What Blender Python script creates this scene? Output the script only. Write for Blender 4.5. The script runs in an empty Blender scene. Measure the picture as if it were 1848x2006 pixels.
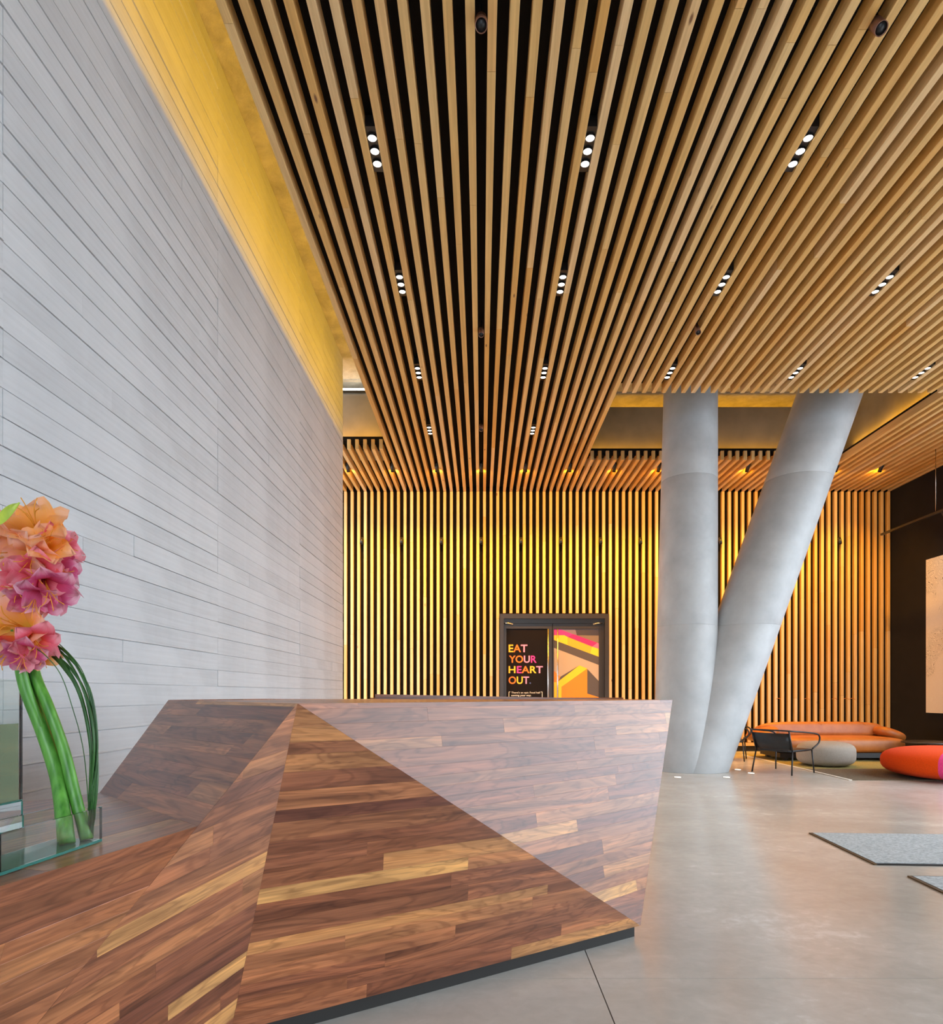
import bpy, bmesh, math, random
from mathutils import Vector, Matrix
random.seed(7)
PI = math.pi
C = bpy.context.scene.collection

# ------------------------------------------------------------------ camera
F = 1280.0; VX, VY = 943.0, 1358.0; H = 1.25      # focal length in px, vanishing point, eye height
cam_d = bpy.data.cameras.new('camera'); cam = bpy.data.objects.new('camera', cam_d); C.objects.link(cam)
cam.location = (0, 0, H); cam.rotation_euler = (PI/2, 0, 0)
cam_d.sensor_fit = 'HORIZONTAL'; cam_d.sensor_width = 36; cam_d.lens = 36*F/1848
cam_d.shift_x = -(VX-924)/1848; cam_d.shift_y = (VY-1003)/1848
cam_d.clip_end = 500
bpy.context.scene.camera = cam

# ------------------------------------------------------------------ world, exposure
sc = bpy.context.scene
sc.view_settings.view_transform = 'Standard'; sc.view_settings.look = 'None'
sc.view_settings.gamma = 1; sc.view_settings.use_curve_mapping = False
sc.view_settings.exposure = 0.0
w = bpy.data.worlds.new('world'); sc.world = w; w.use_nodes = True
bg = w.node_tree.nodes['Background']
bg.inputs[0].default_value = (0.78, 0.89, 1.0, 1); bg.inputs[1].default_value = 6.5

AMBER = (1.0, 0.46, 0.03)
def aim(o, d):
    o.rotation_euler = Vector(d).to_track_quat('-Z', 'Y').to_euler()
def area(name, loc, d, sx, sy, power, col, xax=(1, 0, 0)):
    l = bpy.data.lights.new(name, 'AREA'); l.shape = 'RECTANGLE'; l.size = sx; l.size_y = sy
    l.energy = power; l.color = col
    o = bpy.data.objects.new(name, l); C.objects.link(o)
    z_ = -Vector(d).normalized(); x_ = Vector(xax); x_ = (x_-z_*x_.dot(z_)).normalized(); y_ = z_.cross(x_)
    o.matrix_world = Matrix(((x_.x, y_.x, z_.x, loc[0]), (x_.y, y_.y, z_.y, loc[1]), (x_.z, y_.z, z_.z, loc[2]), (0, 0, 0, 1)))
    return o
def spot(name, loc, d, power, col, ang=90, blend=0.6, rad=0.03):
    l = bpy.data.lights.new(name, 'SPOT'); l.energy = power; l.color = col
    l.spot_size = math.radians(ang); l.spot_blend = blend; l.shadow_soft_size = rad
    o = bpy.data.objects.new(name, l); C.objects.link(o); o.location = loc; aim(o, d)
    return o

# ------------------------------------------------------------------ pixel helpers
def at_Y(x, y, Y): return Vector(((x-VX)/F*Y, Y, H-(y-VY)/F*Y))
def at_Z(x, y, z): return at_Y(x, y, (H-z)*F/(y-VY))

# ------------------------------------------------------------------ materials
MATS = {}
class NT:
    def __init__(s, name):
        s.m = bpy.data.materials.new(name); s.m.use_nodes = True
        s.t = s.m.node_tree; s.p = s.t.nodes['Principled BSDF']; s.out = s.t.nodes['Material Output']
        MATS[name] = s.m
    def n(s, typ, **kw):
        nd = s.t.nodes.new(typ)
        for k, v in kw.items(): setattr(nd, k, v)
        return nd
    def l(s, a, b): s.t.links.new(a, b)
    def ramp(s, fac, stops):
        r = s.n('ShaderNodeValToRGB'); e = r.color_ramp.elements
        while len(e) < len(stops): e.new(0.5)
        for el, (p, c) in zip(e, stops): el.position = p; el.color = (*c, 1) if len(c) == 3 else c
        s.l(fac, r.inputs[0]); return r.outputs[0]
    def noise(s, vec, scale, detail=4, rough=.55, dist=0, w=None):
        nd = s.n('ShaderNodeTexNoise'); nd.inputs['Scale'].default_value = scale
        nd.inputs['Detail'].default_value = detail; nd.inputs['Roughness'].default_value = rough
        nd.inputs['Distortion'].default_value = dist
        if w is not None: nd.noise_dimensions = '4D'; s.l(w, nd.inputs['W'])
        if vec is not None: s.l(vec, nd.inputs['Vector'])
        return nd.outputs[0]
    def mapping(s, vec, scale):
        mp = s.n('ShaderNodeMapping'); mp.inputs['Scale'].default_value = scale; s.l(vec, mp.inputs[0]); return mp.outputs[0]
    def math(s, op, a, b=None):
        nd = s.n('ShaderNodeMath', operation=op)
        for i, v in enumerate((a, b)):
            if v is None: continue
            if isinstance(v, (int, float)): nd.inputs[i].default_value = v
            else: s.l(v, nd.inputs[i])
        return nd.outputs[0]
    def mix(s, fac, a, b, mode='MIX'):
        nd = s.n('ShaderNodeMix', data_type='RGBA', blend_type=mode)
        for i, v in ((0, fac), (6, a), (7, b)):
            if isinstance(v, (int, float)): nd.inputs[i].default_value = v
            elif isinstance(v, tuple): nd.inputs[i].default_value = (*v, 1)
            else: s.l(v, nd.inputs[i])
        return nd.outputs[2]
    def bump(s, h, strength=.3, dist=.01):
        b = s.n('ShaderNodeBump'); b.inputs['Strength'].default_value = strength; b.inputs['Distance'].default_value = dist
        s.l(h, b.inputs['Height']); s.l(b.outputs[0], s.p.inputs['Normal'])
    def tex(s, which='Object'): return s.n('ShaderNodeTexCoord').outputs[which]
    def rnd(s): return s.n('ShaderNodeObjectInfo').outputs['Random']
    def base(s, v):
        if isinstance(v, tuple): s.p.inputs['Base Color'].default_value = (*v, 1)
        else: s.l(v, s.p.inputs['Base Color'])
    def set(s, **kw):
        for k, v in kw.items(): s.p.inputs[k.replace('_', ' ')].default_value = v

def plain(name, col, rough=.5, metal=0, spec=.5, noise=None):
    t = NT(name); t.set(Roughness=rough, Metallic=metal); t.p.inputs['Specular IOR Level'].default_value = spec
    if noise:
        f = t.noise(t.tex(), noise, 4)
        t.base(t.ramp(f, [(.3, tuple(c*.8 for c in col)), (.7, tuple(min(1, c*1.15) for c in col))]))
    else: t.base(col)
    return t.m
def emit(name, col, strength):
    t = NT(name); t.base((0, 0, 0)); t.p.inputs['Emission Color'].default_value = (*col, 1); t.p.inputs['Emission Strength'].default_value = strength
    return t.m

# pine slats: local X along the board
t = NT('pine'); v = t.tex(); r = t.rnd(); w10 = t.math('MULTIPLY', r, 37.0)
tone = t.ramp(r, [(0, (.74, .48, .18)), (.22, (.79, .56, .26)), (.45, (.74, .46, .155)), (.62, (.81, .59, .32)), (.8, (.69, .39, .11)), (1, (.77, .52, .21))])
g = t.noise(t.mapping(v, (1.2, 40, 40)), 1.0, 5, .6, .6, w10)
col = t.mix(1.0, tone, t.ramp(g, [(.3, (.80, .74, .66)), (.7, (1.1, 1.08, 1.05))]), 'MULTIPLY')
vo = t.n('ShaderNodeTexVoronoi'); vo.voronoi_dimensions = '4D'; t.l(t.mapping(v, (2.6, 9, 9)), vo.inputs['Vector']); t.l(w10, vo.inputs['W']); vo.inputs['Scale'].default_value = 1.0
kn = t.ramp(vo.outputs['Distance'], [(0, (1, 1, 1)), (.06, (1, 1, 1)), (.13, (0, 0, 0))])
t.base(t.mix(kn, col, (.20, .085, .03))); t.set(Roughness=.5)

# walnut staves: local X along the stave
t = NT('walnut'); v = t.tex(); r = t.rnd(); w10 = t.math('MULTIPLY', r, 61.0)
tone = t.ramp(r, [(0, (.28, .098, .042)), (.17, (.165, .053, .030)), (.34, (.36, .138, .058)), (.52, (.22, .072, .037)), (.66, (.40, .165, .066)), (.82, (.29, .10, .044)), (.94, (.62, .32, .11)), (1, (.18, .058, .034))])
wv = t.noise(t.mapping(v, (1.6, 9, 9)), 1.0, 3, .5, 1.2, w10)
rings = t.math('SINE', t.math('MULTIPLY', wv, 55.0))
fine = t.noise(t.mapping(v, (4, 140, 140)), 1.0, 4, .6, .2, w10)
big = t.noise(t.mapping(v, (1.1, 14, 14)), 1.0, 3, .5, 1.5, w10)
m1 = t.mix(1.0, tone, t.ramp(big, [(.28, (.50, .45, .43)), (.5, (1, 1, 1)), (.72, (1.65, 1.6, 1.45))]), 'MULTIPLY')
m2 = t.mix(1.0, m1, t.ramp(fine, [(.3, (.72, .70, .68)), (.7, (1.2, 1.2, 1.2))]), 'MULTIPLY')
t.base(t.mix(1.0, m2, t.ramp(t.math('ADD', t.math('MULTIPLY', rings, .5), .5), [(0, (.78, .75, .73)), (.4, (1.02, 1.02, 1.02)), (1, (1.08, 1.08, 1.06))]), 'MULTIPLY'))
t.set(Roughness=.36, Coat_Weight=.45, Coat_Roughness=.18); t.p.inputs['Specular IOR Level'].default_value = .35
plain('desk_core', (.06, .025, .014), .6)

# board-marked concrete
t = NT('board_concrete'); v = t.tex(); r = t.rnd()
a = t.noise(v, 1.3, 6, .6); b = t.noise(t.mapping(v, (14, 1.2, 50)), 1.0, 4, .6)
f = t.math('ADD', t.math('MULTIPLY', a, .6), t.math('ADD', t.math('MULTIPLY', b, .3), t.math('MULTIPLY', r, .10)))
t.base(t.ramp(f, [(.28, (.43, .445, .46)), (.5, (.55, .57, .59)), (.7, (.63, .65, .67))])); t.set(Roughness=.8)
t.bump(t.noise(t.mapping(v, (10, 4, 60)), 1.0, 5, .6), .25, .006)
# column concrete
t = NT('column_concrete'); v = t.tex()
f = t.noise(v, 2.2, 6, .6); t.base(t.ramp(f, [(.3, (.40, .41, .415)), (.7, (.53, .54, .545))])); t.set(Roughness=.55)
t.bump(t.noise(v, 30, 4), .12, .004)
# slab concrete of the upper deck
t = NT('slab_concrete'); v = t.tex('Object')
f = t.noise(v, 3.0, 8, .65, .5); t.base(t.ramp(f, [(.3, (.36, .33, .26)), (.7, (.62, .58, .48))])); t.set(Roughness=.9)
t.bump(t.noise(v, 6.0, 8, .7, .6), .8, .05)
# polished concrete floor
t = NT('polished_concrete'); v = t.n('ShaderNodeNewGeometry').outputs['Position']
a = t.noise(v, .9, 4, .5, .2); b = t.noise(t.mapping(v, (3.0, 5.0, 1)), 1.0, 10, .62, .9); c_ = t.noise(v, 14, 6, .6, .5)
f = t.math('ADD', t.math('MULTIPLY', a, .5), t.math('ADD', t.math('MULTIPLY', b, .27), t.math('MULTIPLY', c_, .23)))
t.base(t.ramp(f, [(.32, (.46, .425, .375)), (.49, (.55, .515, .465)), (.57, (.61, .575, .525)), (.65, (.76, .74, .71))]))
rr = t.ramp(a, [(.3, (.17, .17, .17)), (.7, (.25, .25, .25))]); t.l(rr, t.p.inputs['Roughness'])
t.p.inputs['Specular IOR Level'].default_value = .6
t.bump(c_, .02, .01)

plain('black_deck', (.012, .010, .009), .9, spec=.1)
plain('black_wall', (.009, .0075, .007), .8, spec=.2, noise=3)
plain('black_metal', (.012, .012, .013), .35)
plain('bronze_metal', (.035, .027, .022), .35, spec=.5)
plain('beam_paint', (.22, .20, .165), .38, noise=2)
plain('ground', (.35, .35, .36), .9, noise=.5)
plain('steel', (.55, .5, .45), .25, 1)
plain('door_black', (.012, .008, .007), .5, spec=.12)
plain('toe_black', (.02, .018, .016), .6)  # near-black finish of the toe kick
plain('copper', (.25, .12, .08), .35, .6)
emit('lamp_white', (1, .94, .85), 9)
emit('led_white', (1, .95, .85), 9)
emit('floor_lamp', (1, .96, .9), 2.2)
emit('lens_amber', (1, .7, .25), 4)
for nme, c in dict(p_char=(.10, .075, .065), p_tan=(.50, .37, .27), p_yel=(.95, .60, .02), p_or=(.90, .26, .01), p_or2=(.95, .42, .02),
                   p_mag=(.50, .04, .30), p_pink=(.95, .02, .18), p_lpink=(.95, .16, .32), p_gp=(.22, .16, .20), p_dark=(.06, .045, .05), p_br=(.22, .15, .10),
                   l_yel=(1, .62, .03), l_or=(1, .22, .01), l_pink=(1, .05, .42), l_lil=(.95, .35, .62), l_blue=(.08, .12, .35), l_white=(.9, .85, .78)).items():
    plain(nme, c, .45)
# leather
t = NT('tan_leather'); v = t.tex(); f = t.noise(v, 5, 6, .6); t.base(t.ramp(f, [(.3, (.36, .105, .018)), (.7, (.50, .165, .032))])); t.set(Roughness=.42)
vo = t.n('ShaderNodeTexVoronoi'); vo.inputs['Scale'].default_value = 90; t.l(v, vo.inputs['Vector']); t.bump(vo.outputs['Distance'], .12, .004)
plain('black_leather', (.02, .018, .018), .38, noise=20)
def fabric(name, c, sc_=160):
    t = NT(name); v = t.tex(); f = t.noise(v, sc_, 3, .7); t.base(t.ramp(f, [(.3, tuple(x*.65 for x in c)), (.7, tuple(min(1, x*1.25) for x in c))])); t.set(Roughness=.95, Sheen_Weight=.03)
    t.p.inputs['Specular IOR Level'].default_value = .1; t.bump(f, .4, .004)
fabric('grey_wool', (.36, .315, .265)); fabric('red_wool', (.88, .075, .006)); fabric('pink_wool', (.80, .06, .22)); fabric('wine_wool', (.45, .02, .09))
fabric('rug_weave', (.16, .12, .075), 40); fabric('rug_olive', (.34, .28, .09), 60); fabric('rug_edge', (.78, .72, .62)); fabric('mat_pile', (.42, .455, .475), 45)
plain('mat_edge', (.11, .06, .02), .6)
# framed drawing: loose ink contour lines on cream paper
t = NT('ink_drawing'); v = t.tex()
n1 = t.noise(v, 3.2, 2, .5, 1.5); s1 = t.math('ABSOLUTE', t.math('SINE', t.math('MULTIPLY', n1, 70)))
n2 = t.noise(v, 1.1, 2); f = t.math('MAXIMUM', s1, t.ramp(n2, [(.45, (0, 0, 0)), (.55, (.7, .7, .7))]))
t.base(t.ramp(f, [(.05, (.10, .09, .08)), (.38, (.60, .53, .43)), (1, (.66, .59, .49))])); t.set(Roughness=.7)
# glass
t = NT('glass'); t.base((.93, .98, .96)); t.set(Roughness=.0, IOR=1.45); t.p.inputs['Transmission Weight'].default_value = 1
t = NT('glass_edge'); t.base((.10, .42, .36)); t.set(Roughness=.1, IOR=1.45); t.p.inputs['Transmission Weight'].default_value = .6
t = NT('water'); t.base((.50, .55, .36)); t.set(Roughness=.05, IOR=1.33); t.p.inputs['Transmission Weight'].default_value = .9
def leafy(name, c1, c2, trans=.25, sc_=30):
    t = NT(name); v = t.tex(); f = t.noise(t.mapping(v, (60, 60, 3)), 1.0, 3); t.base(t.ramp(f, [(.3, c1), (.7, c2)])); t.set(Roughness=.4)
leafy('stem_green', (.045, .19, .018), (.14, .40, .055)); leafy('grass_green', (.012, .06, .012), (.035, .13, .02)); leafy('bud_green', (.30, .42, .03), (.5, .6, .05))
def petal_mat(name, stops):
    t = NT(name); uv = t.n('ShaderNodeUVMap'); sep = t.n('ShaderNodeSeparateXYZ'); t.l(uv.outputs[0], sep.inputs[0])
    vein = t.noise(t.mapping(uv.outputs[0], (2, 26, 1)), 1.0, 3, .6)
    f = t.math('ADD', sep.outputs[0], t.math('MULTIPLY', t.math('SUBTRACT', vein, .5), .55))
    c = t.ramp(f, stops); t.base(c); t.set(Roughness=.5)
    tr = t.n('ShaderNodeBsdfTranslucent'); t.l(c, tr.inputs[0]); mx = t.n('ShaderNodeMixShader'); mx.inputs[0].default_value = .45
    t.l(t.p.outputs[0], mx.inputs[1]); t.l(tr.outputs[0], mx.inputs[2]); t.l(mx.outputs[0], t.out.inputs[0])
petal_mat('petal_orange', [(0, (.9, .7, .05)), (.25, (1, .50, .01)), (.6, (1, .45, .10)), (1, (1, .55, .34))])
petal_mat('petal_peach', [(0, (.9, .68, .10)), (.3, (1, .58, .12)), (.65, (1, .50, .30)), (1, (1, .66, .52))])
petal_mat('petal_pink', [(0, (.9, .45, .05)), (.25, (.95, .25, .08)), (.55, (.90, .14, .22)), (1, (.98, .42, .48))])
petal_mat('petal_magenta', [(0, (.7, .15, .05)), (.3, (.75, .05, .14)), (.65, (.72, .12, .30)), (1, (.92, .55, .66))])

# ------------------------------------------------------------------ mesh helpers
def link(name, verts, faces, mat, parent=None, matrix=None, smooth=False, uvs=None, mats=None, fmat=None):
    me = bpy.data.meshes.new(name); me.from_pydata([tuple(v) for v in verts], [], faces); me.update()
    for m in (mats or [mat]): me.materials.append(MATS[m])
    if fmat:
        for p, i in zip(me.polygons, fmat): p.material_index = i
    if smooth:
        for p in me.polygons: p.use_smooth = True
    if uvs:
        ul = me.uv_layers.new(name='UVMap')
        for lp in me.loops: ul.data[lp.index].uv = uvs[lp.vertex_index]
    return inst(name, me, parent, matrix)
def inst(name, me, parent=None, matrix=None):
    o = bpy.data.objects.new(name, me); C.objects.link(o)
    if parent: o.parent = parent
    if matrix is not None: o.matrix_local = matrix
    return o
def tag(o, label, cat=None, group=None, kind=None):
    o['label'] = label
    if cat: o['category'] = cat
    if group: o['group'] = group
    if kind: o['kind'] = kind
    return o
def struct(o, label): o['label'] = label; o['kind'] = 'structure'; return o
def empty(name, loc=(0, 0, 0), rz=0):
    o = bpy.data.objects.new(name, None); C.objects.link(o); o.location = loc; o.rotation_euler = (0, 0, rz); o.empty_display_size = .1; return o
BF = [(0, 3, 2, 1), (4, 5, 6, 7), (0, 1, 5, 4), (1, 2, 6, 5), (2, 3, 7, 6), (3, 0, 4, 7)]
def boxv(x0, x1, y0, y1, z0, z1):
    return [(x0, y0, z0), (x1, y0, z0), (x1, y1, z0), (x0, y1, z0), (x0, y0, z1), (x1, y0, z1), (x1, y1, z1), (x0, y1, z1)]
def box(name, x0, x1, y0, y1, z0, z1, mat, parent=None, centre=True, matrix=None):
    if centre and matrix is None:
        c = ((x0+x1)/2, (y0+y1)/2, (z0+z1)/2)
        return link(name, boxv(x0-c[0], x1-c[0], y0-c[1], y1-c[1], z0-c[2], z1-c[2]), BF, mat, parent, Matrix.Translation(c))
    return link(name, boxv(x0, x1, y0, y1, z0, z1), BF, mat, parent, matrix)
def frame_m(origin, ux, uy, uz):
    m = Matrix.Identity(4)
    for i, a in enumerate((ux, uy, uz)):
        for k in range(3): m[k][i] = a[k]
    for k in range(3): m[k][3] = origin[k]
    return m
def board(name, p0, axis, length, across, wdt, up, hgt, mat, parent, ch=.0025):
    # timber with small chamfers; local X along; cross-section centred
    y, z = wdt/2, hgt/2
    pr = [(-y+ch, -z), (y-ch, -z), (y, -z+ch), (y, z-ch), (y-ch, z), (-y+ch, z), (-y, z-ch), (-y, -z+ch)]
    vs = [(0, a, b) for a, b in pr]+[(length, a, b) for a, b in pr]
    fs = [tuple(range(7, -1, -1)), tuple(range(8, 16))]+[(i, (i+1) % 8, 8+(i+1) % 8, 8+i) for i in range(8)]
    return link(name, vs, fs, mat, parent, frame_m(p0, axis, across, up))
def tube_data(path, rad, seg=8, closed_ends=True):
    pts = [Vector(p) for p in path]; n = len(pts); rads = rad if isinstance(rad, (list, tuple)) else [rad]*n
    vs, fs = [], []; prev = None
    for i, p in enumerate(pts):
        d = (pts[min(i+1, n-1)]-pts[max(i-1, 0)]).normalized()
        if prev is None:
            a = d.cross(Vector((0, 0, 1)));  a = a if a.length > .05 else d.cross(Vector((1, 0, 0)))
        else: a = prev-d*prev.dot(d)
        a.normalize(); prev = a; b = d.cross(a)
        for k in range(seg):
            th = 2*PI*k/seg; vs.append(p+(a*math.cos(th)+b*math.sin(th))*rads[i])
    for i in range(n-1):
        for k in range(seg):
            fs.append((i*seg+k, i*seg+(k+1) % seg, (i+1)*seg+(k+1) % seg, (i+1)*seg+k))
    if closed_ends: fs += [tuple(range(seg-1, -1, -1)), tuple(range((n-1)*seg, n*seg))]
    return vs, fs
def tube(name, path, rad, mat, parent=None, seg=8, smooth=True, matrix=None):
    vs, fs = tube_data(path, rad, seg); return link(name, vs, fs, mat, parent, matrix, smooth)
def spline(pts, n=8):
    pts = [Vector(p) for p in pts]; P = [2*pts[0]-pts[1]]+pts+[2*pts[-1]-pts[-2]]; out = []
    for i in range(1, len(P)-2):
        for k in range(n):
            t = k/n; a, b, c, d = P[i-1], P[i], P[i+1], P[i+2]
            out.append(.5*((2*b)+(c-a)*t+(2*a-5*b+4*c-d)*t*t+(3*b-a-3*c+d)*t**3))
    return out+[pts[-1]]
def lathe_data(prof, seg=24, caps=True):
    vs = [(r*math.cos(2*PI*k/seg), r*math.sin(2*PI*k/seg), z) for r, z in prof for k in range(seg)]
    fs = [(i*seg+k, i*seg+(k+1) % seg, (i+1)*seg+(k+1) % seg, (i+1)*seg+k) for i in range(len(prof)-1) for k in range(seg)]
    if caps: fs += [tuple(range(seg-1, -1, -1)), tuple(range((len(prof)-1)*seg, len(prof)*seg))]
    return vs, fs
def lathe(name, prof, mat, parent=None, seg=24, matrix=None, smooth=True, caps=True):
    vs, fs = lathe_data(prof, seg, caps); return link(name, vs, fs, mat, parent, matrix, smooth)
def superell(a, b, c, e1=.6, e2=.6, nu=16, nv=32):
    def sp(x, e): return math.copysign(abs(x)**e, x)
    vs = []; fs = []
    for i in range(nu+1):
        u = -PI/2+PI*i/nu
        for k in range(nv):
            v_ = -PI+2*PI*k/nv
            vs.append((a*sp(math.cos(u), e1)*sp(math.cos(v_), e2), b*sp(math.cos(u), e1)*sp(math.sin(v_), e2), c*sp(math.sin(u), e1)))
    for i in range(nu):
        for k in range(nv): fs.append((i*nv+k, i*nv+(k+1) % nv, (i+1)*nv+(k+1) % nv, (i+1)*nv+k))
    return vs, fs
ORD = ['first', 'second', 'third', 'fourth', 'fifth', 'sixth', 'seventh', 'eighth', 'ninth', 'tenth', 'eleventh', 'twelfth', 'thirteenth', 'fourteenth']

# ------------------------------------------------------------------ dimensions
ZC = H+4.34            # underside of the slat ceiling
P = .1425              # slat pitch
SW, SH = .060, .125    # slat width, height
WY = 14.04             # face of the slatted back wall
XW = -2.38             # face of the concrete wall
XR = 8.81              # black wall
def sx(k): return (k+.5)*P

# ================================================================== FLOOR
fl = struct(box('floor', -60, 60, -60, 60, -.30, -.06, 'ground', centre=False), 'ground under and around the lobby floor')
for (x0, x1) in ((-6, .5025), (.5075, 12.5)):
    for (y0, y1) in ((-6, 2.862), (2.866, 16)):
        box('slab', x0, x1, y0, y1, -.059, 0, 'polished_concrete', fl)

# ================================================================== WALL LEFT (board-marked concrete)
wl = struct(box('wall_left', XW-.42, XW-.006, -6, 11.24, 0, 7.0, 'board_concrete', centre=False), 'tall pale grey board-marked concrete wall')
cuts = [.6, 3.25, 5.90, 8.57, 11.24]; bp = .1457
for i in range(49):
    z0, z1 = i*bp, min(7.0, (i+1)*bp)
    if z1-z0 < .02: continue
    ys = list(cuts)
    if random.random() < .45: ys.append(random.uniform(3.6, 10.8))
    ys.sort()
    for y0, y1 in zip(ys, ys[1:]):
        off = random.uniform(-.0025, .0025)
        g0 = random.uniform(.0008, .0028); ch = random.uniform(.001, .004)
        ya, yb, za, zb = y0+.0008, y1-.0008, z0+g0, z1-.0006
        xf = XW+off; yc, zc = (ya+yb)/2, (za+zb)/2
        lip = random.choice((0, 0, .004, .007))   # a thin fin of mortar along the lower edge of some boards
        prof = [(XW-.008, za), (xf+lip, za), (xf+lip*.4, za+.004), (xf-.0004, za+.010), (xf, zb-ch), (xf-ch, zb), (XW-.008, zb)]
        n = len(prof)
        vs = [(x-XW, ya-yc, z-zc) for x, z in prof]+[(x-XW, yb-yc, z-zc) for x, z in prof]
        fs = [tuple(range(n)), tuple(range(2*n-1, n-1, -1))]+[(k, n+k, n+(k+1) % n, (k+1) % n) for k in range(n)]
        link('board', vs, fs, 'board_concrete', wl, Matrix.Translation((XW, yc, zc)))

# ================================================================== CEILING (slats on a black deck)
ce = struct(box('ceiling', -1.69, XR, -6, 9.42, ZC+SH+.004, ZC+SH+.05, 'black_deck', centre=False), 'black deck carrying the long timber ceiling slats')
box('deck', -1.69, 1.956, 9.42, 14.2, ZC+SH+.004, ZC+SH+.05, 'black_deck', ce, centre=False)
box('deck', 6.76, XR, 9.42, 14.2, ZC+SH+.004, ZC+SH+.05, 'black_deck', ce, centre=False)
def run(k, y0, y1, parent, lo=2.6, hi=4.6):
    y = y0; first = True
    while y < y1-.01:
        L = random.uniform(lo, hi) if not first else random.uniform(.8, hi)
        first = False
        if y1-y-L < .5: L = y1-y
        board('slat', (sx(k), y, ZC+SH/2), (0, 1, 0), L-.003, (1, 0, 0), SW+random.uniform(-.0015, .0015), (0, 0, 1), SH, 'pine', parent)
        y += L
for k in range(-12, 62):
    if k <= 13: run(k, 0, WY-.001, ce)
    elif k <= 46: run(k, 0, 9.45, ce)
    else: run(k, 6.5, WY-.001, ce, 3, 5)
cb = struct(box('ceiling_back', 1.97, 6.75, 12.22, 14.2, ZC+SH+.004, ZC+SH+.05, 'black_deck', centre=False), 'black deck of the slatted strip before the back wall')
box('deck', -5, -1.70, 11.67, 14.2, ZC+SH+.004, ZC+SH+.05, 'black_deck', cb, centre=False)
for k in list(range(14, 47))+list(range(-34, -12)):
    y0 = 12.15 if k > 0 else 11.6
    board('slat', (sx(k), y0+SW, ZC+SH/2), (0, 1, 0), WY-y0-SW-.001, (1, 0, 0), SW, (0, 0, 1), SH, 'pine', cb)
    board('end_slat', (sx(k), y0+SW/2-.001, ZC), (0, 0, 1), .17, (1, 0, 0), SW, (0, 1, 0), SW-.003, 'pine', cb)
box('fascia', 1.97, 6.75, 12.15+SW, 12.15+SW+.03, ZC+SH-.02, ZC+.235, 'black_deck', cb, centre=False)
box('fascia', -5, -1.70, 11.6+SW, 11.6+SW+.03, ZC+SH-.02, ZC+.24, 'black_deck', cb, centre=False)

# slab and beams above the openings
sl = struct(box('ceiling_slab', -6, XR+.6, -6.3, 15, 7.0, 7.3, 'slab_concrete'), 'rough concrete slab high above the timber slats')
struct(box('trim_1', -5.5, -1.75, 12.0, 12.5, 5.70, 6.74, 'beam_paint'), 'painted boxed beam beyond the concrete wall')
struct(box('trim_2', 1.90, 7.2, 12.42, 12.8, 5.70, 6.69, 'beam_paint'), 'painted boxed beam behind the two columns')
struct(box('trim_3', 6.90, 7.2, 9.2, 12.42, 5.76, 6.95, 'beam_paint'), 'painted side of the ceiling opening beside the black wall')

# ================================================================== BACK WALL
wb = struct(box('wall_back', -6, XR+.5, WY+.10, WY+.30, 0, 7.0, 'black_deck'), 'black back wall faced with upright timber slats')
DX0, DX1, DZ = .40, 2.735, 2.95
WD = .085
for k in range(-36, 62):
    zb = .19
    if DX0-.02 < sx(k) < DX1+.02: zb = DZ+.02
    z = zb; first = True
    while z < ZC-.02:
        L = random.uniform(1.5, 3.2) if not first else random.uniform(.7, 2.8)
        first = False
        if ZC-z-L < .5: L = ZC-z
        o = board('slat', (sx(k), WY+WD/2, z), (0, 0, 1), L-.003, (1, 0, 0), SW+random.uniform(-.0015, .0015), (0, 1, 0), WD, 'pine', None)
        o.parent = wb; o.matrix_parent_inverse = Matrix.Translation(wb.location).inverted()
        z += L
bb = struct(box('baseboard_back', -6, DX0-.02, WY+.02, WY+.10, 0, .115, 'black_metal'), 'black plinth under the upright slats')
box('plinth', DX1+.02, XR, WY+.02, WY+.10, 0, .115, 'black_metal').parent = bb
bb.children[0].matrix_parent_inverse = Matrix.Translation(bb.location).inverted()
o = box('plinth_cap', DX1+.02, XR, WY, WY+.10, .118, .185, 'pine'); o.parent = bb; o.matrix_parent_inverse = Matrix.Translation(bb.location).inverted()
o = box('plinth_cap', -6, DX0-.02, WY, WY+.10, .118, .185, 'pine'); o.parent = bb; o.matrix_parent_inverse = Matrix.Translation(bb.location).inverted()

# ================================================================== RIGHT WALL
struct(box('wall_right', XR, XR+.3, 10.4, WY+.10, 0, 7.0, 'black_wall'), 'matt black side wall at the lounge')

struct(box('trim_4', XR, XR+.3, -6, 10.4, ZC, 7.0, 'black_wall'), 'unseen black fascia added to keep sky light out of the plenum')  # out of view, added to block sky light above the slats
struct(box('wall_right_near', XR, XR+.3, -6, -1.5, 0, ZC, 'board_concrete'), 'unseen concrete pier added to narrow the daylight from the right')  # out of view, added so daylight falls more from the side
wf = struct(box('wall_front', 3.2, XR+.3, -6.3, -6.0, 0, 7.0, 'board_concrete', centre=False), 'unseen concrete wall behind the camera, added to limit the daylight')  # out of view, added to hold back daylight from behind the camera
box('lintel', -6, 3.2, -6.3, -6.0, 5.2, 7.0, 'board_concrete', wf, centre=False); box('pier', -6, -2.0, -6.3, -6.0, 0, 5.2, 'board_concrete', wf, centre=False)  # unseen, gap between them shaped to let daylight onto desk and flowers
# fix normals of every slat/board built from a left-handed frame
def fix_normals():
    for me in bpy.data.meshes:
        if me.users == 0: continue
        bm = bmesh.new(); bm.from_mesh(me)
        bmesh.ops.recalc_face_normals(bm, faces=bm.faces); bm.to_mesh(me); bm.free()

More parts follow.
